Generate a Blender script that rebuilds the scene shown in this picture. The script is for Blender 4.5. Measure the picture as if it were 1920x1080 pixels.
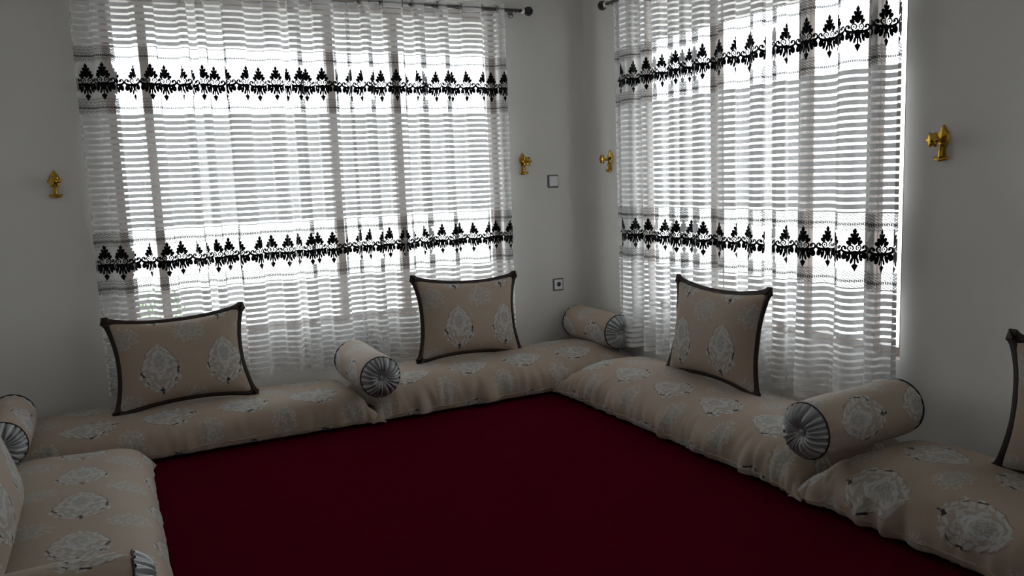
import bpy, bmesh, math, random
from mathutils import Vector, Matrix, noise
R = math.radians
PI = math.pi
scene = bpy.context.scene
for o in list(bpy.data.objects):
    bpy.data.objects.remove(o)
C = scene.collection

# ------------------------------------------------------------------ camera
# phone camera 1.4 m above the carpet, pitched and rolled a little
CAM_H = 1.40
ax = Vector((0.89458797, -0.09394414, 0.43690601))     # world x seen from the camera (right, down, forward)
ay = Vector((-0.44525975, -0.1038907, 0.88935396))
az = Vector((-0.03815913, -0.99014202, -0.13476891))
cam_d = bpy.data.cameras.new('camera')
cam = bpy.data.objects.new('camera', cam_d)
C.objects.link(cam)
right = Vector((ax[0], ay[0], az[0]))
down = Vector((ax[1], ay[1], az[1]))
fwd = Vector((ax[2], ay[2], az[2]))
M = Matrix((right, -down, -fwd)).transposed().to_4x4()
M.translation = Vector((0, 0, CAM_H))
cam.matrix_world = M
cam_d.sensor_fit = 'HORIZONTAL'
cam_d.sensor_width = 36.0
cam_d.lens = 36.0 * 1558.0 / 1920.0
cam_d.clip_start = 0.05
scene.camera = cam

# ------------------------------------------------------------------ sky and exposure
SKY = 7.0
w = bpy.data.worlds.new('world')
scene.world = w
w.use_nodes = True
bg = w.node_tree.nodes['Background']
bg.inputs['Color'].default_value = (0.93, 0.97, 1.0, 1)      # even overcast
bg.inputs['Strength'].default_value = SKY
scene.view_settings.view_transform = 'Standard'
scene.view_settings.look = 'None'
scene.view_settings.exposure = 0.0
scene.view_settings.gamma = 1.0
scene.view_settings.use_curve_mapping = False
try:
    scene.cycles.use_denoising = True
    scene.cycles.max_bounces = 8
    scene.cycles.diffuse_bounces = 5
    scene.cycles.transparent_max_bounces = 18
    scene.cycles.sample_clamp_indirect = 6
except Exception:
    pass

# room measures
X0, X1 = -0.60, 3.226
Y0, Y1 = -2.30, 5.25
ZC = 2.95
TH = 0.14
SILL, HEAD = 0.49, 2.50
WB = (0.10, 2.535)                 # opening in the back wall, along x
WR1 = (2.565, 4.63)               # openings in the right wall, along y
WR2 = (-0.35, 1.87)

def portal(loc, rot, sx, sy):
    l = bpy.data.lights.new('window_portal', 'AREA')
    l.shape = 'RECTANGLE'; l.size = sx; l.size_y = sy
    l.cycles.is_portal = True
    o = bpy.data.objects.new('window_portal', l)
    C.objects.link(o); o.location = loc; o.rotation_euler = rot
zc, zh = (SILL + HEAD) / 2, HEAD - SILL
portal(((WB[0] + WB[1]) / 2, Y1 + TH + .02, zc), (R(-90), 0, 0), WB[1] - WB[0], zh)
portal((X1 + TH + .02, (WR1[0] + WR1[1]) / 2, zc), (R(-90), 0, R(-90)), WR1[1] - WR1[0], zh)
portal((X1 + TH + .02, (WR2[0] + WR2[1]) / 2, zc), (R(-90), 0, R(-90)), WR2[1] - WR2[0], zh)

# ------------------------------------------------------------------ node expression helper
class Ex:
    def __init__(s, nt, sock): s.nt, s.s = nt, sock
    def op(s, kind, *a):
        n = s.nt.nodes.new('ShaderNodeMath'); n.operation = kind
        for i, v in enumerate((s,) + a):
            if isinstance(v, Ex): s.nt.links.new(v.s, n.inputs[i])
            else: n.inputs[i].default_value = v
        return Ex(s.nt, n.outputs[0])
    def __add__(s, b): return s.op('ADD', b)
    __radd__ = __add__
    def __sub__(s, b): return s.op('SUBTRACT', b)
    def __rsub__(s, b): return (s * -1.0) + b
    def __mul__(s, b): return s.op('MULTIPLY', b)
    __rmul__ = __mul__
    def __truediv__(s, b): return s.op('DIVIDE', b)
    def __lt__(s, b): return s.op('LESS_THAN', b)
    def __gt__(s, b): return s.op('GREATER_THAN', b)
    def abs(s): return s.op('ABSOLUTE')
    def frac(s): return s.op('FRACT')
    def floor(s): return s.op('FLOOR')
    def sin(s): return s.op('SINE')
    def cos(s): return s.op('COSINE')
    def sqrt(s): return s.op('SQRT')
    def max(s, b): return s.op('MAXIMUM', b)
    def min(s, b): return s.op('MINIMUM', b)
    def pow(s, b): return s.op('POWER', b)
    def atan2(s, b): return s.op('ARCTAN2', b)
    def between(s, a, b): return (s > a) * (s < b)

def new_mat(name):
    m = bpy.data.materials.new(name); m.use_nodes = True
    nt = m.node_tree
    return m, nt, nt.nodes['Principled BSDF'], nt.nodes['Material Output']

def uv_of(nt):
    t = nt.nodes.new('ShaderNodeUVMap')
    s = nt.nodes.new('ShaderNodeSeparateXYZ')
    nt.links.new(t.outputs[0], s.inputs[0])
    return Ex(nt, s.outputs[0]), Ex(nt, s.outputs[1])

def mixc(nt, fac, a, b):
    n = nt.nodes.new('ShaderNodeMix'); n.data_type = 'RGBA'
    for key, v in ((0, fac), (6, a), (7, b)):
        if isinstance(v, Ex): nt.links.new(v.s, n.inputs[key])
        elif hasattr(v, 'is_output'): nt.links.new(v, n.inputs[key])
        elif key == 0: n.inputs[0].default_value = v
        else: n.inputs[key].default_value = (*v, 1)
    return n.outputs[2]

def noise_node(nt, scale, detail=3, coord='Object', rough=.55):
    tc = nt.nodes.new('ShaderNodeTexCoord')
    n = nt.nodes.new('ShaderNodeTexNoise')
    n.inputs['Scale'].default_value = scale; n.inputs['Detail'].default_value = detail
    n.inputs['Roughness'].default_value = rough
    nt.links.new(tc.outputs[coord], n.inputs['Vector'])
    return Ex(nt, n.outputs['Fac'])

def bump(nt, b, h, strength=.3, dist=.002):
    n = nt.nodes.new('ShaderNodeBump')
    n.inputs['Strength'].default_value = strength; n.inputs['Distance'].default_value = dist
    nt.links.new(h.s, n.inputs['Height']); nt.links.new(n.outputs[0], b.inputs['Normal'])

def plain(name, col, rough=.6, metal=0, nscale=0, namt=.0, bumpd=0, spec=.5):
    m, nt, b, out = new_mat(name)
    b.inputs['Roughness'].default_value = rough; b.inputs['Metallic'].default_value = metal
    b.inputs['Specular IOR Level'].default_value = spec
    sc_ = nscale or 20
    n = noise_node(nt, sc_)
    c2 = tuple(max(0, c * (1 - namt)) for c in col)
    nt.links.new(mixc(nt, n, tuple(min(1, c * (1 + namt)) for c in col), c2), b.inputs['Base Color'])
    if bumpd: bump(nt, b, n, .4, bumpd)
    return m

M_ = {}
M_['wall'] = plain('wall_paint', (.765, .750, .725), .75, 0, 1.5, .03, 0, .25)
M_['ceiling'] = plain('ceiling_paint', (.76, .76, .74), .8, 0, 2, .02)
M_['frame'] = plain('window_frame_brown', (.20, .15, .125), .45, 0, 9, .10)
M_['concrete'] = plain('yard_concrete', (.52, .51, .49), .85, 0, 1.2, .08)
M_['soffit'] = plain('eave_render', (.45, .43, .41), .85, 0, 3, .05)
M_['black'] = plain('black_embroidery', (.006, .006, .007), .8, 0, 90, .3, 0, .1)
M_['brown'] = plain('dark_brown_trim', (.030, .018, .014), .6, 0, 60, .25, .0006, .3)
M_['piping'] = plain('black_piping', (.012, .012, .013), .6, 0, 60, .2)
M_['chrome'] = plain('dark_chrome', (.30, .29, .28), .22, 1, 15, .05)
M_['glassball'] = plain('smoked_glass_ball', (.05, .05, .055), .08, .3, 30, .2)
M_['whitecap'] = plain('bright_steel', (.85, .85, .86), .2, .8, 30, .05)
M_['gold'] = plain('gold_plating', (.52, .31, .05), .2, 1, 30, .10)
M_['plastic'] = plain('white_plastic', (.80, .81, .82), .35, 0, 20, .02)
M_['edge_shadow'] = plain('plate_edge_shadow', (.13, .13, .13), .5, 0, 20, .05)  # border shadow round the wall plates, put into a dark colour
M_['hole'] = plain('socket_dark', (.012, .012, .012), .6, 0, 20, .05)
M_['leaf'] = plain('shrub_leaf', (.10, .20, .05), .6, 0, 6, .3)
M_['stem'] = plain('shrub_stem', (.10, .07, .04), .8, 0, 20, .2)

# carpet
m, nt, b, out = new_mat('maroon_carpet')
n1 = noise_node(nt, 3.0, 4); n2 = noise_node(nt, 260, 2)
c = mixc(nt, n1, (.060, .0016, .0090), (.082, .0024, .0128))
c = mixc(nt, (n2 - .35) * .6, c, (.044, .001, .006))
nt.links.new(c, b.inputs['Base Color'])
b.inputs['Roughness'].default_value = 1.0; b.inputs['Specular IOR Level'].default_value = 0.0
bump(nt, b, n2, .6, .004)
M_['carpet'] = m

# glass
m, nt, b, out = new_mat('window_glass')
tr = nt.nodes.new('ShaderNodeBsdfTransparent'); gl = nt.nodes.new('ShaderNodeBsdfGlossy')
tr.inputs[0].default_value = (.95, .96, .96, 1); gl.inputs['Roughness'].default_value = .02
mx = nt.nodes.new('ShaderNodeMixShader')
mx.inputs[0].default_value = .05; nt.links.new(tr.outputs[0], mx.inputs[1]); nt.links.new(gl.outputs[0], mx.inputs[2])
nt.links.new(mx.outputs[0], out.inputs[0])
M_['glass'] = m

# sheer striped curtain, uv in metres (u along the fabric, v height)
NETS = ((2.180, 2.098), (1.902, 1.820), (1.165, 1.083), (0.900, 0.818))
m, nt, b, out = new_mat('sheer_striped_curtain')
u, v = uv_of(nt)
zone = v.between(NETS[3][1], NETS[2][0]) + v.between(NETS[1][1], NETS[0][0])      # 1 in the decorated bands
stripe = ((v / .0338).frac() < .66) * (1.0 - zone)
net = None
for a, c_ in NETS:
    k = v.between(c_, a); net = k if net is None else net + k
line = None
for a, c_ in NETS:
    k = (v - (c_ + (a - c_) * .38)).abs() < .0055
    line = k if line is None else line + k
wob = noise_node(nt, 55, 2, 'UV')
h1 = ((u * .55 + v + wob * .006) / .0125).frac() < .50
h2 = ((u * 1.0 - v * .35) / .0068).frac() < .62
h3 = ((v + wob * .004) / .0165).frac() < .28
ink = (net * (h1 * h2).max(h3 * .7) * .90).max(line * ((u / .010).frac() < .7) * .95)
hem = v < .265
opac = (stripe * .685 + .30 + net * .08 + hem * .25)
opac = opac.max(ink)
col = mixc(nt, ink, (.86, .86, .86), (.01, .01, .012))
df = nt.nodes.new('ShaderNodeBsdfDiffuse'); tl = nt.nodes.new('ShaderNodeBsdfTranslucent')
nt.links.new(col, df.inputs[0]); nt.links.new(col, tl.inputs[0])
m1 = nt.nodes.new('ShaderNodeMixShader'); m1.inputs[0].default_value = .045
nt.links.new(df.outputs[0], m1.inputs[1]); nt.links.new(tl.outputs[0], m1.inputs[2])
tr = nt.nodes.new('ShaderNodeBsdfTransparent')
m2 = nt.nodes.new('ShaderNodeMixShader')
nt.links.new(opac.min(1.0).s, m2.inputs[0]); nt.links.new(tr.outputs[0], m2.inputs[1]); nt.links.new(m1.outputs[0], m2.inputs[2])
nt.links.new(m2.outputs[0], out.inputs[0])
M_['curtain'] = m

# jacquard: beige ground, silver-blue medallions, charcoal sprigs, uv in metres
m, nt, b, out = new_mat('beige_medallion_jacquard')
u, v = uv_of(nt)
GA, GB = .345, .385
n_f = noise_node(nt, 70, 3, 'UV'); n_c = noise_node(nt, 22, 2, 'UV'); n_g = noise_node(nt, 5, 3, 'UV')
nw1 = noise_node(nt, 26, 2, 'UV'); nw2 = noise_node(nt, 31, 2, 'UV')
u = u + (nw1 - .5) * .030; v = v + (nw2 - .5) * .030
def cell(uu, vv):
    return ((uu / GA).frac() - .5) * GA, ((vv / GB).frac() - .5) * GB
# big medallion
x, y = cell(u, v)
X = x / .088; Y = (y - .012) / .118
AX = X.abs(); Yp = Y.max(0.0)
q_ = Y * .9 + .1
wd = ((1.0 - q_ * q_).max(0.0)).sqrt() * .92 * (1.0 - Yp * .42)
e = AX - wd
ang = X.atan2(Y + .2)
ok_ = (q_ * q_) < .97
lace = ok_ * (e.abs() < .12) * ((Y * 23.0 + AX * 9.0).sin() > -.45)
lace2 = ok_ * ((e + .36).abs() < .075) * ((Y * 17.0 - AX * 6.0).sin() > -.35) * (Y < .75)
inside = (e < .02) * ok_
Ye = Y - .22
egg_r = (X * X * 6.2 + Ye * Ye * 4.6).sqrt()
egg = egg_r < 1.0
eggline = (egg_r - 1.0).abs() < .12
vein = ((egg_r * 11.0 + (X.atan2(Ye) * 6.0).cos() * 1.5).sin() > .35) * (egg_r < .85)
heart = ((AX * .95 - (Y + .52)).abs() < .085) * Y.between(-.55, .0) * inside
skirt = Y.between(-.95, -.25) * e.between(.08, .30) * ((ang * 17.0).sin() > .15)
tip = Y.between(.78, 1.10) * ((AX + (Y - 1.10) * .35) < .0)
scrl = (((AX * 10.0 + (nw1 * 14.0)).sin() + (Y * 11.0 + nw2 * 12.0).cos()) > .75) * inside * (1.0 - egg) * .8
body = lace.max(lace2).max(eggline).max(vein * .6).max(scrl).max(heart).max(skirt).max(tip) * (n_f > .37)
grey = (inside * .32).max(egg * .72)
edge = (e - .15).abs()
spr = (((AX - 1.03).abs() / .10 + (Y + .30 - (AX - 1.03) * 1.2).abs() / .14) < 1.0)
spr = spr.max(((AX - .80).abs() / .14 + (Y + .74 - (AX - .80) * .7).abs() / .05) < 1.0)
fleur = ((AX / .13 + (Y + 1.10).abs() / .11) < 1.0).max((AX / .045 + (Y + 1.24).abs() / .11) < 1.0).max((((AX - .10).abs()) / .06 + (Y + 1.12).abs() / .04) < 1.0)
darkm = spr.max(fleur)
# small oval medallion, half a step off
x, y = cell(u + GA / 2, v + GB / 2)
X = x / .088; Y = y / .066
rho = (X * X + Y * Y).sqrt(); ang = X.atan2(Y)
Rr = (ang * 9.0).cos() * .09 + .84
sb = ((rho - Rr).abs() < .13) * ((ang * 21.0 + n_c * 6.0).sin() > -.3)
sv = ((rho * 15.0 + (ang * 4.0 + n_c * 9.0).cos() * 1.8).sin() > .35) * (rho < .7)
body = body.max(sb.max(sv) * (n_f > .45) * .6)
grey = grey.max((rho < .75) * .42)
base = mixc(nt, n_g, (.415, .322, .250), (.360, .280, .216))
base = mixc(nt, (n_f - .4) * .5, base, (.29, .235, .19))
c1 = mixc(nt, grey, base, (.31, .318, .312))
c2 = mixc(nt, body, c1, mixc(nt, n_c, (.38, .39, .39), (.54, .53, .51)))
rim = (edge < .03) * ok_ * (n_c > .45)
c2 = mixc(nt, rim * .55, c2, (.11, .10, .10))
c3 = mixc(nt, darkm * (n_f > .33), c2, (.030, .028, .030))
nt.links.new(c3, b.inputs['Base Color'])
b.inputs['Roughness'].default_value = .62
b.inputs['Specular IOR Level'].default_value = .35
b.inputs['Sheen Weight'].default_value = .10
wv = noise_node(nt, 420, 2, 'UV')
bump(nt, b, body * .8 + wv * .35, .35, .0016)
M_['jacquard'] = m

# pleated silver satin
m, nt, b, out = new_mat('silver_satin')
n = noise_node(nt, 40, 2)
nt.links.new(mixc(nt, n, (.46, .47, .475), (.36, .37, .38)), b.inputs['Base Color'])
b.inputs['Roughness'].default_value = .33; b.inputs['Metallic'].default_value = .35
b.inputs['Specular IOR Level'].default_value = .7
M_['satin'] = m

# ------------------------------------------------------------------ mesh helpers
class MB:
    def __init__(s): s.v, s.f, s.uv = [], [], None
    def add(s, vs, fs):
        o = len(s.v); s.v += [tuple(p) for p in vs]; s.f += [tuple(i + o for i in f) for f in fs]
    def box(s, x0, x1, y0, y1, z0, z1):
        s.add([(x0,y0,z0),(x1,y0,z0),(x1,y1,z0),(x0,y1,z0),(x0,y0,z1),(x1,y0,z1),(x1,y1,z1),(x0,y1,z1)],
              [(0,3,2,1),(4,5,6,7),(0,1,5,4),(1,2,6,5),(2,3,7,6),(3,0,4,7)])
    def tube(s, pts, rad, n=10, caps=True):
        pts = [Vector(p) for p in pts]
        rr = rad if isinstance(rad, (list, tuple)) else [rad] * len(pts)
        base = len(s.v); up = None
        for i, p in enumerate(pts):
            t = (pts[min(i+1, len(pts)-1)] - pts[max(i-1, 0)]).normalized()
            if up is None: up = Vector((0,0,1)) if abs(t.z) < .9 else Vector((0,1,0))
            a = t.cross(up).normalized(); c = a.cross(t).normalized(); up = c
            for k in range(n):
                an = 2*PI*k/n
                s.v.append(tuple(p + (a*math.cos(an) + c*math.sin(an))*rr[i]))
        for i in range(len(pts)-1):
            for k in range(n):
                k2 = (k+1) % n
                s.f.append((base+i*n+k, base+i*n+k2, base+(i+1)*n+k2, base+(i+1)*n+k))
        if caps:
            s.f.append(tuple(base+k for k in range(n))[::-1])
            s.f.append(tuple(base+(len(pts)-1)*n+k for k in range(n)))
    def lathe(s, prof, n=24, mat=Matrix()):
        base = len(s.v)
        for r, h in prof:
            for k in range(n):
                an = 2*PI*k/n
                s.v.append(tuple(mat @ Vector((r*math.cos(an), r*math.sin(an), h))))
        for i in range(len(prof)-1):
            for k in range(n):
                k2 = (k+1) % n
                s.f.append((base+i*n+k, base+i*n+k2, base+(i+1)*n+k2, base+(i+1)*n+k))
        s.f.append(tuple(base+k for k in range(n))[::-1])
        s.f.append(tuple(base+(len(prof)-1)*n+k for k in range(n)))
    def build(s, name, mat, parent=None, smooth=True, bevel=0, uvs=None, fix=True, auto=None):
        me = bpy.data.meshes.new(name)
        me.from_pydata(s.v, [], s.f); me.update()
        if uvs:
            l = me.uv_layers.new(name='UVMap')
            for lp in me.loops: l.data[lp.index].uv = uvs[lp.vertex_index]
        if fix:
            bm = bmesh.new(); bm.from_mesh(me)
            bmesh.ops.recalc_face_normals(bm, faces=bm.faces)
            bm.to_mesh(me); bm.free()
        if smooth:
            for p in me.polygons: p.use_smooth = True
        me.materials.append(M_[mat] if isinstance(mat, str) else mat)
        o = bpy.data.objects.new(name, me); C.objects.link(o)
        if parent: o.parent = parent
        if bevel:
            bv = o.modifiers.new('bevel', 'BEVEL'); bv.width = bevel; bv.segments = 2; bv.limit_method = 'ANGLE'
        return o

def empty(name, loc=(0,0,0), rz=0):
    o = bpy.data.objects.new(name, None); C.objects.link(o)
    o.empty_display_size = .1
    o.location = loc; o.rotation_euler = (0, 0, rz)
    return o
def tag(o, label, cat, group=None):
    o['label'] = label; o['category'] = cat
    if group: o['group'] = group
    return o
def struct(o, label=None):
    o['kind'] = 'structure'
    if label: o['label'] = label
    return o

# ------------------------------------------------------------------ room shell
b_ = MB(); b_.box(X0-TH, X1+TH, Y0-TH, Y1+TH, -.12, 0); struct(b_.build('floor', 'carpet', smooth=False), 'plain dark maroon carpet covering the whole floor')
b_ = MB(); b_.box(X0-TH, X1+TH, Y0-TH, Y1+TH, ZC, ZC+.12); struct(b_.build('ceiling', 'ceiling', smooth=False), 'plain pale ceiling of the room')
b_ = MB()
b_.box(X0-TH, WB[0], Y1, Y1+TH, 0, ZC); b_.box(WB[1], X1+TH, Y1, Y1+TH, 0, ZC)
b_.box(WB[0], WB[1], Y1, Y1+TH, 0, SILL); b_.box(WB[0], WB[1], Y1, Y1+TH, HEAD, ZC)
struct(b_.build('wall_back', 'wall', smooth=False), 'grey painted wall behind the left curtains')
b_ = MB()
ys = [Y0-TH, WR2[0], WR2[1], WR1[0], WR1[1], Y1]
for i in (0, 2, 4): b_.box(X1, X1+TH, ys[i], ys[i+1], 0, ZC)
for i in (1, 3):
    b_.box(X1, X1+TH, ys[i], ys[i+1], 0, SILL); b_.box(X1, X1+TH, ys[i], ys[i+1], HEAD, ZC)
struct(b_.build('wall_right', 'wall', smooth=False), 'grey painted wall behind the right curtains')
b_ = MB(); b_.box(X0-TH, X0, Y0-TH, Y1, 0, ZC); struct(b_.build('wall_left', 'wall', smooth=False), 'grey painted wall beside the camera')
b_ = MB(); b_.box(X0, X1, Y0-TH, Y0, 0, ZC); struct(b_.build('wall_front', 'wall', smooth=False), 'grey painted wall behind the camera')

# outdoors
b_ = MB(); b_.box(-30, 34, -30, 36, -.60, -.45); struct(b_.build('yard_ground', 'concrete', smooth=False), 'pale concrete yard outside the windows')
b_ = MB()  # guessed eave, added to dim the view behind the curtain tops
b_.box(X0-TH-.9, X1+TH+1.2, Y1+TH, Y1+TH+1.2, 2.53, 2.67); b_.box(X1+TH, X1+TH+1.2, Y0-TH, Y1+TH, 2.53, 2.67)
struct(b_.build('added_eave', 'soffit', smooth=False), 'added eave that darkens the view through the curtain tops')

def window(idx, loc, rz, w, mull, label):
    """local x along the wall, y outwards; origin at the lower left corner of the opening"""
    t = empty('window_%d' % idx, loc, rz); struct(t, label)
    h = HEAD - SILL; fw = .045; y0, y1 = .05, .11
    f = MB()
    f.box(0, fw, y0, y1, 0, h); f.box(w-fw, w, y0, y1, 0, h); f.box(fw, w-fw, y0, y1, 0, fw); f.box(fw, w-fw, y0, y1, h-fw, h)
    f.build('window_frame', 'frame', t, smooth=False)
    xs = [fw] + mull + [w-fw]
    for i, mxx in enumerate(mull):
        q = MB(); q.box(mxx-.024, mxx+.024, y0, y1, fw, h-fw); q.build('mullion', 'frame', t, smooth=False)
    for i in range(len(xs)-1):
        a = xs[i] + (.024 if i else 0); c = xs[i+1] - (.024 if i < len(xs)-2 else 0)
        q = MB(); q.box(a, c, y0+.027, y0+.033, fw, h-fw); q.build('pane', 'glass', t, smooth=False)
    return t
window(1, (WB[0], Y1, SILL), 0, WB[1]-WB[0], [.215, 1.29, 1.72], 'wide brown framed window behind the left curtains')
window(2, (X1, WR1[1], SILL), R(-90), WR1[1]-WR1[0], [.72, 1.41, 1.84], 'brown framed window behind the right curtains')
window(3, (X1, WR2[1], SILL), R(-90), WR2[1]-WR2[0], [.55, 1.2, 1.7], 'brown framed window at the right edge')

# ------------------------------------------------------------------ mattresses
def spaced(n, p=.75):
    """-1..1 with more samples towards the ends"""
    r = []
    for i in range(n+1):
        t = -1 + 2*i/n
        r.append((1-p)*t + p*math.sin(t*PI/2))
    return r

def mattress(name, L, W, Ht, seed, loc, rz, label, swap=False, flip=False, uoff=(0,0), ear=.05, group='floor mattresses along the walls', gath=1.0):
    rnd = random.Random(seed)
    off = Vector((seed*3.1, seed*7.7, 1.3))
    ns, nt_ = 150, 72
    seam = .055
    vs, uvs, fs = [], [], []
    # cross-section arc length at mid length
    def sect(th):
        c, s_ = math.cos(th), math.sin(th)
        y = W/2 * math.copysign(abs(c)**.62, c)
        z = (Ht-seam) * abs(s_)**.78 if s_ >= 0 else -seam*min(1.0, abs(s_)**.5*1.05)
        return y, z
    ths = []
    for k in range(nt_+1):
        ths.append(2*PI*k/nt_)
    arc = [0]
    for k in range(nt_):
        a, c = sect(ths[k]), sect(ths[k+1])
        arc.append(arc[-1] + math.hypot(c[0]-a[0], c[1]-a[1]))
    top = arc[nt_//4]
    S = spaced(ns, .9)
    for s in S:
        As = abs(s)
        E_ = max(0.0, 1-As**10)**.5
        if As > .9999: E_ = .04
        for k, th in enumerate(ths):
            c = math.cos(th); ac = abs(c)
            y, z = sect(th)
            x = s*L/2
            corner = (As**14) * (ac**7)
            x += math.copysign(ear*corner, s) - math.copysign(.020*(1-c*c)*As**14, s)
            y += math.copysign(ear*.55*corner, c)
            y *= 1 - .015*(1-As**6)
            zz = z*E_
            p = Vector((x, y, zz))
            # slow lumps of stuffing
            lump = noise.noise(Vector((x*2.3, y*3.2, 0)) + off)*.017 + noise.noise(Vector((x*6, y*6, 2)) + off)*.005
            if z > 0: p.z += lump * E_ * (1-ac**6)
            # gathers running in from the seam
            g = noise.noise(Vector((x*8.5, 5.0 + (.0 if c > 0 else 9.), zz*2)) + off)
            g2 = noise.noise(Vector((x*24, 8.0, zz*3)) + off)
            gg = (-abs(g)*.11 + .018 + g2*.026) * gath
            edge = max(0, (ac-.55)/.45)**1.2 * (1 - As**20)
            p.y += math.copysign(gg*edge*.62, c)
            if z > 0: p.z += gg*edge*.30
            ge = noise.noise(Vector((s*1.0, y*13, zz*2)) + off)
            ee = max(0, (As-.86)/.14)
            p.z += (-abs(ge)*.045+.008)*ee*(1-ac**8)*(1 if z > 0 else 0)
            # front seam drops a little, corner ears droop to the floor
            p.z -= .030*corner + .008*ac**8
            p.z = max(.004, p.z + seam)
            vs.append(p)
            fu, fv = x, arc[k] - top
            if swap: fu, fv = fv, fu
            if flip: fu, fv = -fu, -fv
            uvs.append((fu + uoff[0], fv + uoff[1]))
    nn = nt_+1
    for i in range(ns):
        for k in range(nt_):
            fs.append((i*nn+k, i*nn+k+1, (i+1)*nn+k+1, (i+1)*nn+k))
    t = empty(name, loc, rz); tag(t, label, 'mattress', group)
    b_ = MB(); b_.v = [tuple(p) for p in vs]; b_.f = fs
    b_.build('cover', 'jacquard', t, uvs=uvs)
    # welted seam along the middle of the long sides
    ksm = 0
    for kk in (0, nt_//2):
        pts = [Vector(vs[i*nn+kk]) for i in range(0, ns+1, 2)]
        q = MB(); q.tube(pts, .003, 6); q.build('seam', 'jacquard', t, uvs=[(0.1725, 0.0)]*len(q.v))
    return t

MW = .70
mattress('floor_mattress', 1.90, MW, .205, 1, (.375, 4.885, 0), 0, 'beige medallion mattress under the left window, between two bolsters', swap=True, flip=True, uoff=(.02, .05), gath=.7)
mattress('floor_mattress', 1.87, MW, .235, 2, (2.275, 4.885, 0), 0, 'beige medallion mattress along the back wall reaching into the room corner', swap=True, uoff=(-.02, .11))
mattress('floor_mattress', 2.02, MW, .235, 3, (2.865, 3.49, 0), R(90), 'long beige medallion mattress under the right window', swap=True, gath=1.3, uoff=(.0, .12))
mattress('floor_mattress', 2.05, MW, .24, 4, (2.865, 1.43, 0), R(90), 'beige medallion mattress at the right edge, in front of the large bolster', swap=True, flip=True, gath=1.4, uoff=(.19, .10))
mattress('floor_mattress', 2.24, MW, .225, 5, (-.235, 3.27, 0), R(90), 'beige medallion mattress lying nearest at the bottom left', swap=True, uoff=(.10, .02), gath=.25)

# ------------------------------------------------------------------ cushions
def cushion(W, H, T, loc, tilt, rz, label, uoff=(0,0), seed=1, roll=0, concave=.125, group='back cushions leaning on the walls'):
    """origin at the middle of the lower edge; x across, z up the cushion, -y towards the room before tilting"""
    t = empty('back_cushion', loc); tag(t, label, 'cushion', group)
    t.rotation_euler = (Matrix.Rotation(rz, 3, 'Z') @ Matrix.Rotation(-tilt, 3, 'X') @ Matrix.Rotation(roll, 3, 'Y')).to_euler()
    off = Vector((seed*5.3, seed*1.9, 4))
    n = 60
    S = spaced(n, .75)
    def outline(a, c):
        x = a*W/2*(1 - concave*(1-abs(c)**2.2)*abs(a)**2)
        y = c*H/2*(1 - concave*1.25*(1-abs(a)**2.2)*abs(c)**2)
        return x, y + H/2
    vs, uvs, fs = [], [], []
    for side in (-1, 1):
        for a in S:
            for c in S:
                x, y = outline(a, c)
                th = (max(0, 1-abs(a)**3.2)**.62) * (max(0, 1-abs(c)**3.2)**.62)
                d = T/2*th + noise.noise(Vector((x*4, y*4, side)) + off)*.010*th
                if abs(a) > .6 or abs(c) > .6:
                    wr = noise.noise(Vector((math.atan2(c, a)*7, side*3, 0)) + off)
                    d += wr*.010*th*(max(abs(a), abs(c))-.6)/.4
                vs.append((x, side*d, y)); uvs.append((x + uoff[0], y + uoff[1]))
    m_ = n+1
    for si in range(2):
        o = si*m_*m_
        for i in range(n):
            for k in range(n):
                q = (o+i*m_+k, o+(i+1)*m_+k, o+(i+1)*m_+k+1, o+i*m_+k+1)
                fs.append(q if si == 0 else q[::-1])
    b_ = MB(); b_.v = vs; b_.f = fs
    b_.build('cover', 'jacquard', t, uvs=uvs)
    # flat dark flange sewn round the edge
    per = [(s, -1) for s in S[:-1]] + [(1, s) for s in S[:-1]] + [(s, 1) for s in S[::-1][:-1]] + [(-1, s) for s in S[::-1][:-1]]
    P = [Vector((*outline(a, c), 0)) for a, c in per]
    N = len(P); fwid = .020
    q = MB()
    ring = []
    for i in range(N):
        tg = (P[(i+1) % N] - P[i-1]).normalized()
        nrm = Vector((tg.y, -tg.x, 0))
        a, c = per[i]
        cf = 1 + .75*(abs(a)**30)*(abs(c)**30)
        o_ = P[i] + nrm*fwid*cf; n_ = P[i] - nrm*.012
        wv = noise.noise(Vector((P[i].x*7, P[i].y*7, 1)) + off)*.006
        ring.append([(n_.x, -.008, n_.y), (o_.x, -.004+wv, o_.y), (o_.x, .004+wv, o_.y), (n_.x, .008, n_.y)])
    for r in ring: q.v += r
    for i in range(N):
        j = (i+1) % N
        for k in range(4):
            k2 = (k+1) % 4
            q.f.append((i*4+k, j*4+k, j*4+k2, i*4+k2))
    q.build('piped_border', 'brown', t)
    return t

cushion(.72, .515, .15, (.352, 4.865, .205), R(21), R(2), 'beige cushion with dark border beneath the left half of the left window', uoff=(.2975, -.0175), seed=1, roll=R(-1))
cushion(.74, .525, .15, (2.115, 4.945, .225), R(11), R(4), 'beige cushion with dark border leaning beside the wall socket', uoff=(.28, -.01), seed=2, roll=R(3))
cushion(.74, .535, .16, (2.945, 3.56, .225), R(9), R(-90), 'beige cushion with dark border leaning on the right window curtain', uoff=(.03, -.01), seed=3)
cushion(.74, .505, .13, (2.965, 1.545, .225), R(7), R(-90), 'beige cushion with dark border cut off by the right edge', uoff=(.3, -.01), seed=4)
cushion(.76, .54, .16, (-.37, 3.22, .215), R(16), R(90), 'beige cushion cut off by the left edge, on the nearest mattress', uoff=(.06, -.01), seed=5)

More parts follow.
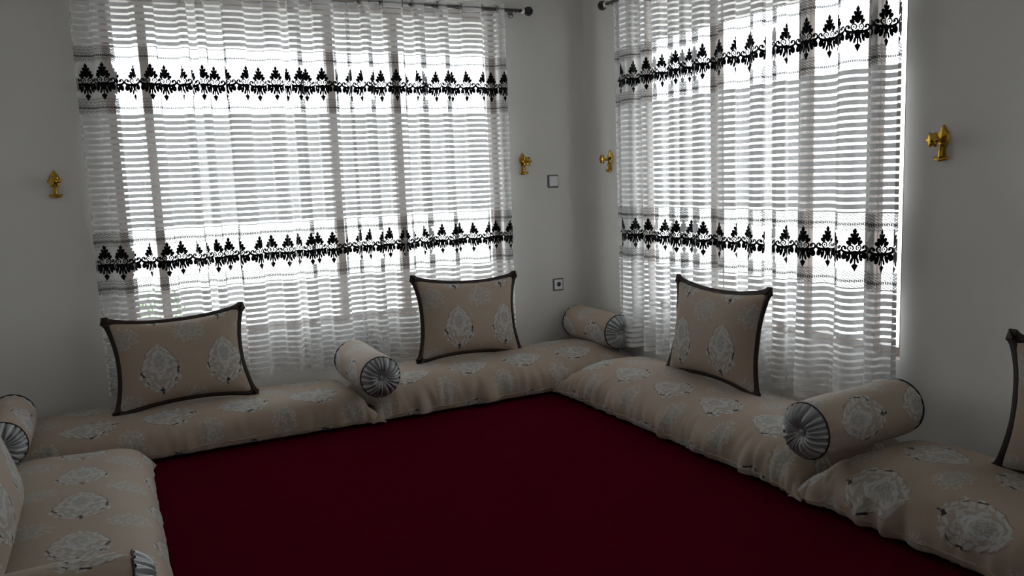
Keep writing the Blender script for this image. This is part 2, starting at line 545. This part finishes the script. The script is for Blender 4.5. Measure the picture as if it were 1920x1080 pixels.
# ------------------------------------------------------------------ bolsters
def bolster(L, r, loc, rz, label, seed, uoff=(0,0), spin=0, slope=0):
    """axis along local x, centre at the origin; +x end is the one that faces the room"""
    t = empty('bolster_cushion', loc); tag(t, label, 'bolster', 'round bolsters on the mattresses')
    t.rotation_euler = (Matrix.Rotation(rz, 3, 'Z') @ Matrix.Rotation(slope, 3, 'Y')).to_euler()
    off = Vector((seed*2.7, 3, seed))
    n, ns = 64, 44
    vs, uvs, fs = [], [], []
    for i in range(ns+1):
        s = -1 + 2*i/ns
        x = s*L/2
        for k in range(n+1):
            an = 2*PI*k/n
            rr = r*(1 - .07*abs(s)**9) + noise.noise(Vector((x*5, math.cos(an)*1.2, math.sin(an)*1.2)) + off)*.006
            e = max(0, (abs(s)-.8)/.2)
            rr += math.sin(an*17 + seed)*.0025*e
            vs.append((x, rr*math.sin(an), rr*math.cos(an)))
            uvs.append((r*(an-PI+spin) + uoff[0], x + uoff[1]))
    for i in range(ns):
        for k in range(n):
            fs.append((i*(n+1)+k, i*(n+1)+k+1, (i+1)*(n+1)+k+1, (i+1)*(n+1)+k))
    b_ = MB(); b_.v = vs; b_.f = fs
    b_.build('cover', 'jacquard', t, uvs=uvs)
    for sd in (1, -1):
        q = MB(); nr, na = 12, 180
        rnd = random.Random(seed*2+sd)
        ph = rnd.random()*6
        for i in range(nr+1):
            f = i/nr
            for k in range(na):
                an = 2*PI*k/na
                rad = r*.935*(1 - f*.93)
                dome = .040*math.sin(min(1, f*1.6)*PI/2) - .030*max(0, (f-.62)/.38)**1.5
                wa = an*21 + 1.8*math.sin(an*3+ph) + .8*math.sin(an*5 + f*2)
                pl = (abs(math.sin(wa/2))**.7 - .5) * .052 * math.sin(min(1, f*1.15+.12)*PI)**.8
                q.v.append((sd*(L/2 + dome + pl*.75), rad*math.sin(an), rad*math.cos(an)))
        for i in range(nr):
            for k in range(na):
                k2 = (k+1) % na
                q.f.append((i*na+k, i*na+k2, (i+1)*na+k2, (i+1)*na+k))
        q.f.append(tuple(nr*na+k for k in range(na)))
        cap = q.build('gathered_end', 'satin', t)
        bq = MB(); bq.lathe([(.001, -.006), (.013, -.006), (.015, 0), (.012, .007), (.004, .010), (.0005, .0105)], 16,
                            Matrix.Translation((sd*(L/2+.020), 0, 0)) @ Matrix.Rotation(sd*PI/2, 4, 'Y'))
        bq.build('button', 'satin', cap)
        pq = MB(); ring = [Vector((sd*L/2, r*.94*math.sin(2*PI*k/48), r*.94*math.cos(2*PI*k/48))) for k in range(49)]
        pq.tube(ring, .0036, 7, False); pq.build('piping', 'piping', t)
    return t

bolster(.56, .120, (1.318, 4.665, .315), R(-90), 'bolster with pleated silver end between the two back wall mattresses', 1, uoff=(0, .06))
bolster(.54, .120, (3.045, 4.88, .330), R(-89), 'bolster tucked into the far room corner below the socket', 2, uoff=(.02, .04))
bolster(.60, .122, (2.765, 2.41, .335), R(184), 'large bolster with pleated silver end lying below the right window', 3, uoff=(.06, .10))
bolster(.56, .112, (-.484, 4.50, .295), R(-90), 'bolster in the left corner, half hidden by the nearest cushion', 4, uoff=(.05, .1))
bolster(.56, .115, (-.285, 2.37, .322), 0, 'bolster cut off by the bottom left edge of the picture', 5, uoff=(.1, .0))

# ------------------------------------------------------------------ curtains
def motif_mesh():
    """flat scroll-and-leaf motif, returned as (verts2d, faces), about .13 wide and .19 tall, centred on the chain line"""
    V, F = [], []
    def poly(pts):
        o = len(V); V.extend(pts); cx = sum(p[0] for p in pts)/len(pts); cy = sum(p[1] for p in pts)/len(pts)
        V.append((cx, cy)); c = len(V)-1; n = len(pts)
        for i in range(n): F.append((o+i, o+(i+1) % n, c))
    def disc(x, y, rx, ry, rot=0, n=9):
        ca, sa = math.cos(rot), math.sin(rot)
        poly([(x + rx*math.cos(2*PI*i/n)*ca - ry*math.sin(2*PI*i/n)*sa, y + rx*math.cos(2*PI*i/n)*sa + ry*math.sin(2*PI*i/n)*ca) for i in range(n)])
    def stroke(pts, wds):
        o = len(V); n = len(pts)
        for i, p in enumerate(pts):
            a = pts[max(0, i-1)]; c = pts[min(n-1, i+1)]
            dx, dy = c[0]-a[0], c[1]-a[1]; l = math.hypot(dx, dy) or 1
            wd = wds[i] if isinstance(wds, list) else wds
            V.append((p[0]-dy/l*wd/2, p[1]+dx/l*wd/2)); V.append((p[0]+dy/l*wd/2, p[1]-dx/l*wd/2))
        for i in range(n-1): F.append((o+2*i, o+2*i+1, o+2*i+3, o+2*i+2))
    def spiral(x, y, r0, r1, a0, a1, w0, w1, n=12):
        pts = []; ws = []
        for i in range(n+1):
            f = i/n; a = a0 + (a1-a0)*f; r = r0 + (r1-r0)*f
            pts.append((x + r*math.cos(a), y + r*math.sin(a))); ws.append(w0 + (w1-w0)*f)
        stroke(pts, ws)
    # crown: leaves piled up to a tip
    poly([(0, .108), (.010, .092), (.006, .078), (-.006, .078), (-.010, .092)])
    for s in (-1, 1):
        disc(s*.010, .072, .008, .013, -s*.5)
        disc(s*.017, .053, .010, .015, -s*.7)
        disc(s*.025, .038, .010, .014, -s*.9)
    poly([(0, .084), (.014, .062), (.013, .036), (0, .026), (-.013, .036), (-.014, .062)])
    # scrolls on the chain
    for s in (-1, 1):
        q = (lambda a: a) if s > 0 else (lambda a: PI - a)
        spiral(s*.0175, .014, .0125, .0115, q(-PI*.5), q(PI*1.35), .0075, .0060)
        disc(s*.0175, .014, .0045, .0045, 0, 6)
        spiral(s*.045, .012, .0140, .0070, q(-PI*.55), q(PI*1.25), .0095, .0075)
        disc(s*.043, .013, .0055, .0055, 0, 6)
        stroke([(0, -.012), (s*.018, -.008), (s*.034, -.008), (s*.050, -.002), (s*.060, .005), (s*.068, .001)], [.022, .017, .015, .013, .011, .010])
        disc(s*.045, -.022, .014, .020, s*.35)
        disc(s*.027, -.032, .009, .021, s*.30)
        disc(s*.013, -.044, .0065, .017, s*.25)
    disc(0, -.018, .016, .022)
    stroke([(0, -.02), (0, -.066)], [.012, .006])
    poly([(0, -.056), (.015, -.068), (.009, -.080), (0, -.096), (-.009, -.080), (-.015, -.068)])
    return V, F
MV, MF = motif_mesh()

class Fold:
    """the hanging shape of one curtain panel"""
    def __init__(s, x0, x1, nh, seed, amp=.043):
        rnd = random.Random(seed)
        ws = [rnd.choice((.55, .8, 1.0, 1.25, 1.7)) * rnd.uniform(.85, 1.15) for _ in range(nh)]
        tot = sum(ws); s.w = [a/tot*(x1-x0) for a in ws]
        s.cum = [x0]
        for a in s.w: s.cum.append(s.cum[-1] + a)
        s.nh, s.amp, s.off = nh, amp, Vector((seed*4.4, seed*1.7, 0))
        s.a = [rnd.uniform(.65, 1.2) for _ in range(nh+1)]
        s.bf = [rnd.uniform(.10, .33) for _ in range(nh+1)]
        # arc length table at mid height
        s.ts = [i*nh/(nh*24) for i in range(nh*24+1)]
        s.us = [0.0]
        p = s.pos(0, 1.3)
        for t in s.ts[1:]:
            q = s.pos(t, 1.3); s.us.append(s.us[-1] + math.hypot(q.x-p.x, q.y-p.y)); p = q
    def lin(s, t):
        i = min(s.nh-1, max(0, int(t))); return s.cum[i] + s.w[i]*(t-i)
    def xs(s, t):
        return sum(s.lin(max(0, min(s.nh, t+d)))*k for d, k in ((-.35,.2), (-.15,.2), (0,.2), (.15,.2), (.35,.2)))
    def pos(s, t, z):
        i = min(s.nh-1, max(0, int(t))); f = t-i
        f = f*f*(3-2*f)
        w = s.w[i]*(1-f) + s.w[min(s.nh-1, i+1)]*f
        bf = s.bf[i]*(1-f) + s.bf[min(s.nh, i+1)]*f
        low = max(0.0, min(1.0, (2.3-z)/2.0))
        am = s.amp*(s.a[min(s.nh, int(t+.5))]*low + (1-low)) * (.72 + .35*low + .5*max(0.0, .75-z))
        x = s.xs(t) - bf*w*math.sin(2*PI*t)
        d = am*math.sin(PI*t)
        n1 = noise.noise(Vector((t*.7, z*.45, 0)) + s.off); n2 = noise.noise(Vector((t*.7, z*.45, 7)) + s.off)
        edge = min(1, t*.8, (s.nh-t)*.8)
        return Vector((x + n1*.020*low*edge, d + n2*.018*low, z))
    def t_of_u(s, u):
        lo, hi = 0, len(s.us)-1
        if u <= 0: return 0.0
        if u >= s.us[-1]: return float(s.nh)
        while hi-lo > 1:
            m = (lo+hi)//2
            if s.us[m] <= u: lo = m
            else: hi = m
        f = (u-s.us[lo])/(s.us[hi]-s.us[lo]+1e-9)
        return s.ts[lo] + (s.ts[hi]-s.ts[lo])*f
    def on(s, u, z, lift):
        t = s.t_of_u(u); p = s.pos(t, z); q = s.pos(min(s.nh, t+.01), z); r = s.pos(max(0, t-.01), z)
        tg = (q-r); l = math.hypot(tg.x, tg.y) or 1
        return Vector((p.x + tg.y/l*lift, p.y - tg.x/l*lift, z))

ZT, ZB = 2.535, .235
CHAINS = (1.985, .990)
def curtain(loc, rz, x0, x1, nh, seed, label, ph=0.0, zb=ZB):
    t = empty('sheer_curtain', loc, rz); tag(t, label, 'curtain', 'sheer curtains with black embroidery')
    F = Fold(x0, x1, nh, seed)
    nt_ = nh*16
    zs = [zb, zb+.03] + [zb+.03 + (ZT-zb-.03)*i/30 for i in range(1, 31)]
    b_ = MB(); uvs = []
    for z in zs:
        for k in range(nt_+1):
            tt = nh*k/nt_
            p = F.pos(tt, z)
            zz = z + (noise.noise(Vector((tt*.6, 3, seed)))*.012 if z < zb+.05 else 0)
            b_.v.append((p.x, p.y, zz)); uvs.append((F.us[0] + _u(F, tt), zz))
    m_ = nt_+1
    for i in range(len(zs)-1):
        for k in range(nt_): b_.f.append((i*m_+k, i*m_+k+1, (i+1)*m_+k+1, (i+1)*m_+k))
    b_.build('fabric', 'curtain', t, uvs=uvs, fix=False)
    rep = .122
    for zc_ in CHAINS:
        n = int(F.us[-1]/rep)
        for i in range(n+1):
            uc = (i+.5)*rep + ph
            if uc - .066 > F.us[-1]: break
            q = MB()
            for (a, c) in MV:
                uu = max(.001, min(F.us[-1]-.001, uc + a))
                q.v.append(tuple(F.on(uu, zc_ + c, .0025)))
            q.f = list(MF)
            q.build('embroidered_motif', 'black', t, smooth=False, fix=False)
    # eyelets on the rod
    mesh = None
    for i in range(1, nh):
        p = F.pos(float(i), 2.495)
        if mesh is None:
            q = MB(); ring = [Vector((0, .025*math.sin(2*PI*k/16), .025*math.cos(2*PI*k/16))) for k in range(17)]
            q.tube(ring, .0042, 6, False); e = q.build('eyelet', 'chrome', t); mesh = e.data
        else:
            e = bpy.data.objects.new('eyelet', mesh); C.objects.link(e); e.parent = t
        e.location = (p.x, p.y*.2, 2.495)
    return t
def _u(F, tt):
    k = tt*24; i = min(len(F.us)-2, int(k)); return F.us[i] + (F.us[i+1]-F.us[i])*(k-i)

ROD = .09
curtain((0, Y1-ROD, 0), 0, -.040, 1.50, 17, 11, 'sheer striped curtain with black floral bands on the far left', .02)
curtain((0, Y1-ROD, 0), 0, 1.465, 2.545, 12, 23, 'sheer striped curtain with black floral bands next to the light switch', .05)
curtain((X1-ROD, 4.68, 0), R(-90), -.05, 1.36, 16, 37, 'sheer striped curtain with black floral bands starting nearest the room corner', .03)
curtain((X1-ROD, 4.68, 0), R(-90), 1.31, 2.150, 9, 41, 'sheer striped curtain with black floral bands above the large right bolster', .08)
curtain((X1-ROD, 1.955, 0), R(-90), .0, 2.25, 22, 53, 'sheer striped curtain only just showing at the right edge', .03)

def rod(loc, rz, x0, x1, label, finials=(True, True)):
    t = empty('curtain_rod', loc, rz); tag(t, label, 'curtain rod', 'metal curtain rods')
    q = MB(); q.tube([(x0, 0, 0), (x1, 0, 0)], .0125, 14); q.build('pole', 'chrome', t)
    for sd, xx in ((-1, x0), (1, x1)):
        mt = Matrix.Translation((xx, 0, 0)) @ Matrix.Rotation(sd*PI/2, 4, 'Y')
        q = MB(); q.lathe([(.010, -.012), (.019, -.010), (.021, 0), (.019, .010), (.012, .014)], 16, mt); fn = q.build('finial_neck', 'whitecap', t)
        q = MB(); q.lathe([(.010, .012), (.022, .018), (.030, .030), (.033, .044), (.030, .058), (.020, .070), (.006, .076), (.001, .077)], 10, mt)
        q.build('finial', 'glassball', t, smooth=False)
    for xx in (x0+.05, (x0+x1)/2, x1-.05):
        q = MB(); q.tube([(xx, 0, -.004), (xx, .05, -.012), (xx, ROD, -.012)], .007, 8)
        mt = Matrix.Translation((xx, ROD, -.012)) @ Matrix.Rotation(PI/2, 4, 'X')
        q.lathe([(.024, 0), (.024, .005), (.018, .010), (.006, .012)], 16, mt); q.build('bracket', 'chrome', t)
    return t
rod((0, Y1-ROD, 2.495), 0, -.24, 2.695, 'metal curtain rod above the wide left window')
rod((X1-ROD, 4.68, 2.495), R(-90), -.130, 2.37, 'metal curtain rod over the right window, its dark knob by the corner')
rod((X1-ROD, 1.955, 2.495), R(-90), -.13, 2.42, 'metal curtain rod above the window at the right edge')

# ------------------------------------------------------------------ tieback hooks, switch, socket
def hook(loc, rz, label, turn=1):
    """local x along the wall, -y into the room, z up"""
    t = empty('curtain_tieback_hook', loc, rz); tag(t, label, 'curtain hook', 'gold curtain tieback hooks')
    # pointed leaf-shaped back plate
    pr = [(0, .078), (.009, .066), (.014, .056), (.024, .044), (.029, .026), (.026, .008), (.017, -.006), (.011, -.020), (.010, -.040), (.013, -.054), (0, -.060)]
    pts = pr + [(-x, z) for x, z in pr[::-1][1:-1]]
    q = MB(); n = len(pts)
    q.v = [(x, 0, z) for x, z in pts] + [(x*.8, -.012, .01+(z-.01)*.9) for x, z in pts] + [(0, -.020, .014)]
    for i in range(n):
        j = (i+1) % n; q.f.append((i, j, n+j, n+i)); q.f.append((n+i, n+j, 2*n))
    q.build('back_plate', 'gold', t, smooth=False)
    # stalk and flower knob
    q = MB(); q.tube([(0, -.008, .012), (0, -.030, .010), (0, -.062, .014)], [.011, .008, .008], 10); q.build('stalk', 'gold', t)
    q = MB(); n = 40; prof = [(.012, 0), (.026, -.006), (.031, -.013), (.022, -.020), (.012, -.018), (.006, -.024), (.0008, -.026)]
    for r, d in prof:
        for k in range(n):
            an = 2*PI*k/n; rr = r*(1 + (.14*math.cos(an*6) if r > .02 else 0))
            q.v.append((rr*math.cos(an), -.058 + d, .014 + rr*math.sin(an)))
    for i in range(len(prof)-1):
        for k in range(n):
            k2 = (k+1) % n; q.f.append((i*n+k, i*n+k2, (i+1)*n+k2, (i+1)*n+k))
    q.f.append(tuple(range(n)))
    q.build('flower_knob', 'gold', t)
    # lower stem flaring into a cross foot
    q = MB(); q.tube([(0, -.010, -.010), (0, -.020, -.030), (0, -.018, -.052), (0, -.016, -.062)], [.012, .009, .010, .013], 10); q.build('stem', 'gold', t)
    q = MB(); q.tube([(-.032, -.016, -.058), (-.024, -.018, -.066), (0, -.020, -.069), (.024, -.018, -.066), (.032, -.016, -.058)], [.005, .008, .009, .008, .005], 10); q.build('foot_bar', 'gold', t)
    return t
hook((-.199, Y1, 1.446), 0, 'gold tieback hook on the bare wall at the far left')
hook((2.700, Y1, 1.475), 0, 'gold tieback hook to the left of the light switch')
hook((X1, 4.932, 1.470), R(-90), "gold tieback hook at the edge of the right curtain, near the room corner")
hook((X1, 2.375, 1.464), R(-90), 'gold tieback hook on the wall right of the right window')

t = empty('light_switch', (2.936, Y1, 1.343)); tag(t, 'square white light switch on the wall near the corner', 'switch')
q = MB(); q.box(-.042, .042, -.010, 0, -.046, .046); q.build('surround', 'edge_shadow', t, smooth=False, bevel=.003)
q = MB(); q.v = [(-.033,-.010,-.036),(.035,-.010,-.036),(.035,-.010,.038),(-.033,-.010,.038),(-.029,-.020,-.032),(.035,-.014,-.032),(.035,-.014,.036),(-.029,-.020,.036)]
q.f = [(0,3,2,1),(4,5,6,7),(0,1,5,4),(1,2,6,5),(2,3,7,6),(3,0,4,7)]; q.build('rocker', 'plastic', t, smooth=False)

t = empty('wall_socket', (2.953, Y1, .596)); tag(t, 'square wall socket with a dark recess above the corner bolster', 'socket')
q = MB(); q.box(-.042, .042, -.009, 0, -.045, .045); q.build('surround', 'edge_shadow', t, smooth=False, bevel=.003)
q = MB(); q.box(-.033, .034, -.0125, -.006, -.036, .036); q.build('plate', 'plastic', t, smooth=False, bevel=.002)
mt = Matrix.Translation((.002, -.0126, .002)) @ Matrix.Rotation(PI/2, 4, 'X')
q = MB(); q.lathe([(.021, 0), (.021, .0012), (.017, .0012), (.016, -.0)], 28, mt); q.build('recess_rim', 'plastic', t)
q = MB(); q.lathe([(.0165, .0002), (.0165, .0009), (.001, .0009)], 28, mt); rc = q.build('recess', 'hole', t)
for s in (-1, 1):
    q = MB(); q.box(.002+s*.007-.0025, .002+s*.007+.0025, -.0145, -.0134, -.0005, .0045); q.build('contact', 'chrome', rc, smooth=False)

# ------------------------------------------------------------------ shrub outside, a green glimpse through the left curtain
t = empty('garden_shrub', (.42, 7.6, -.45)); tag(t, 'green shrub glimpsed through the far left curtain', 'shrub')
rnd = random.Random(5)
q = MB()
for k in range(6):
    a = rnd.uniform(0, 2*PI); q.tube([(0, 0, 0), (.08*math.cos(a), .08*math.sin(a), .35), (.2*math.cos(a), .2*math.sin(a), .75)], [.016, .011, .005], 6)
q.build('stem', 'stem', t)
q = MB()
for k in range(420):
    d = Vector((rnd.gauss(0, 1), rnd.gauss(0, 1), rnd.gauss(0, 1))).normalized() * rnd.uniform(.4, 1)**.5
    p = Vector((d.x*.25, d.y*.25, .62 + d.z*.42))
    a = Vector((rnd.gauss(0, 1), rnd.gauss(0, 1), rnd.gauss(0, 1))).normalized(); c = a.orthogonal().normalized(); l = rnd.uniform(.03, .055)
    q.add([p, p + a*l*.5 + c*l*.28, p + a*l, p + a*l*.5 - c*l*.28], [(0, 1, 2, 3)])
f = q.build('foliage', 'leaf', t, smooth=False, fix=False); f['kind'] = 'stuff'
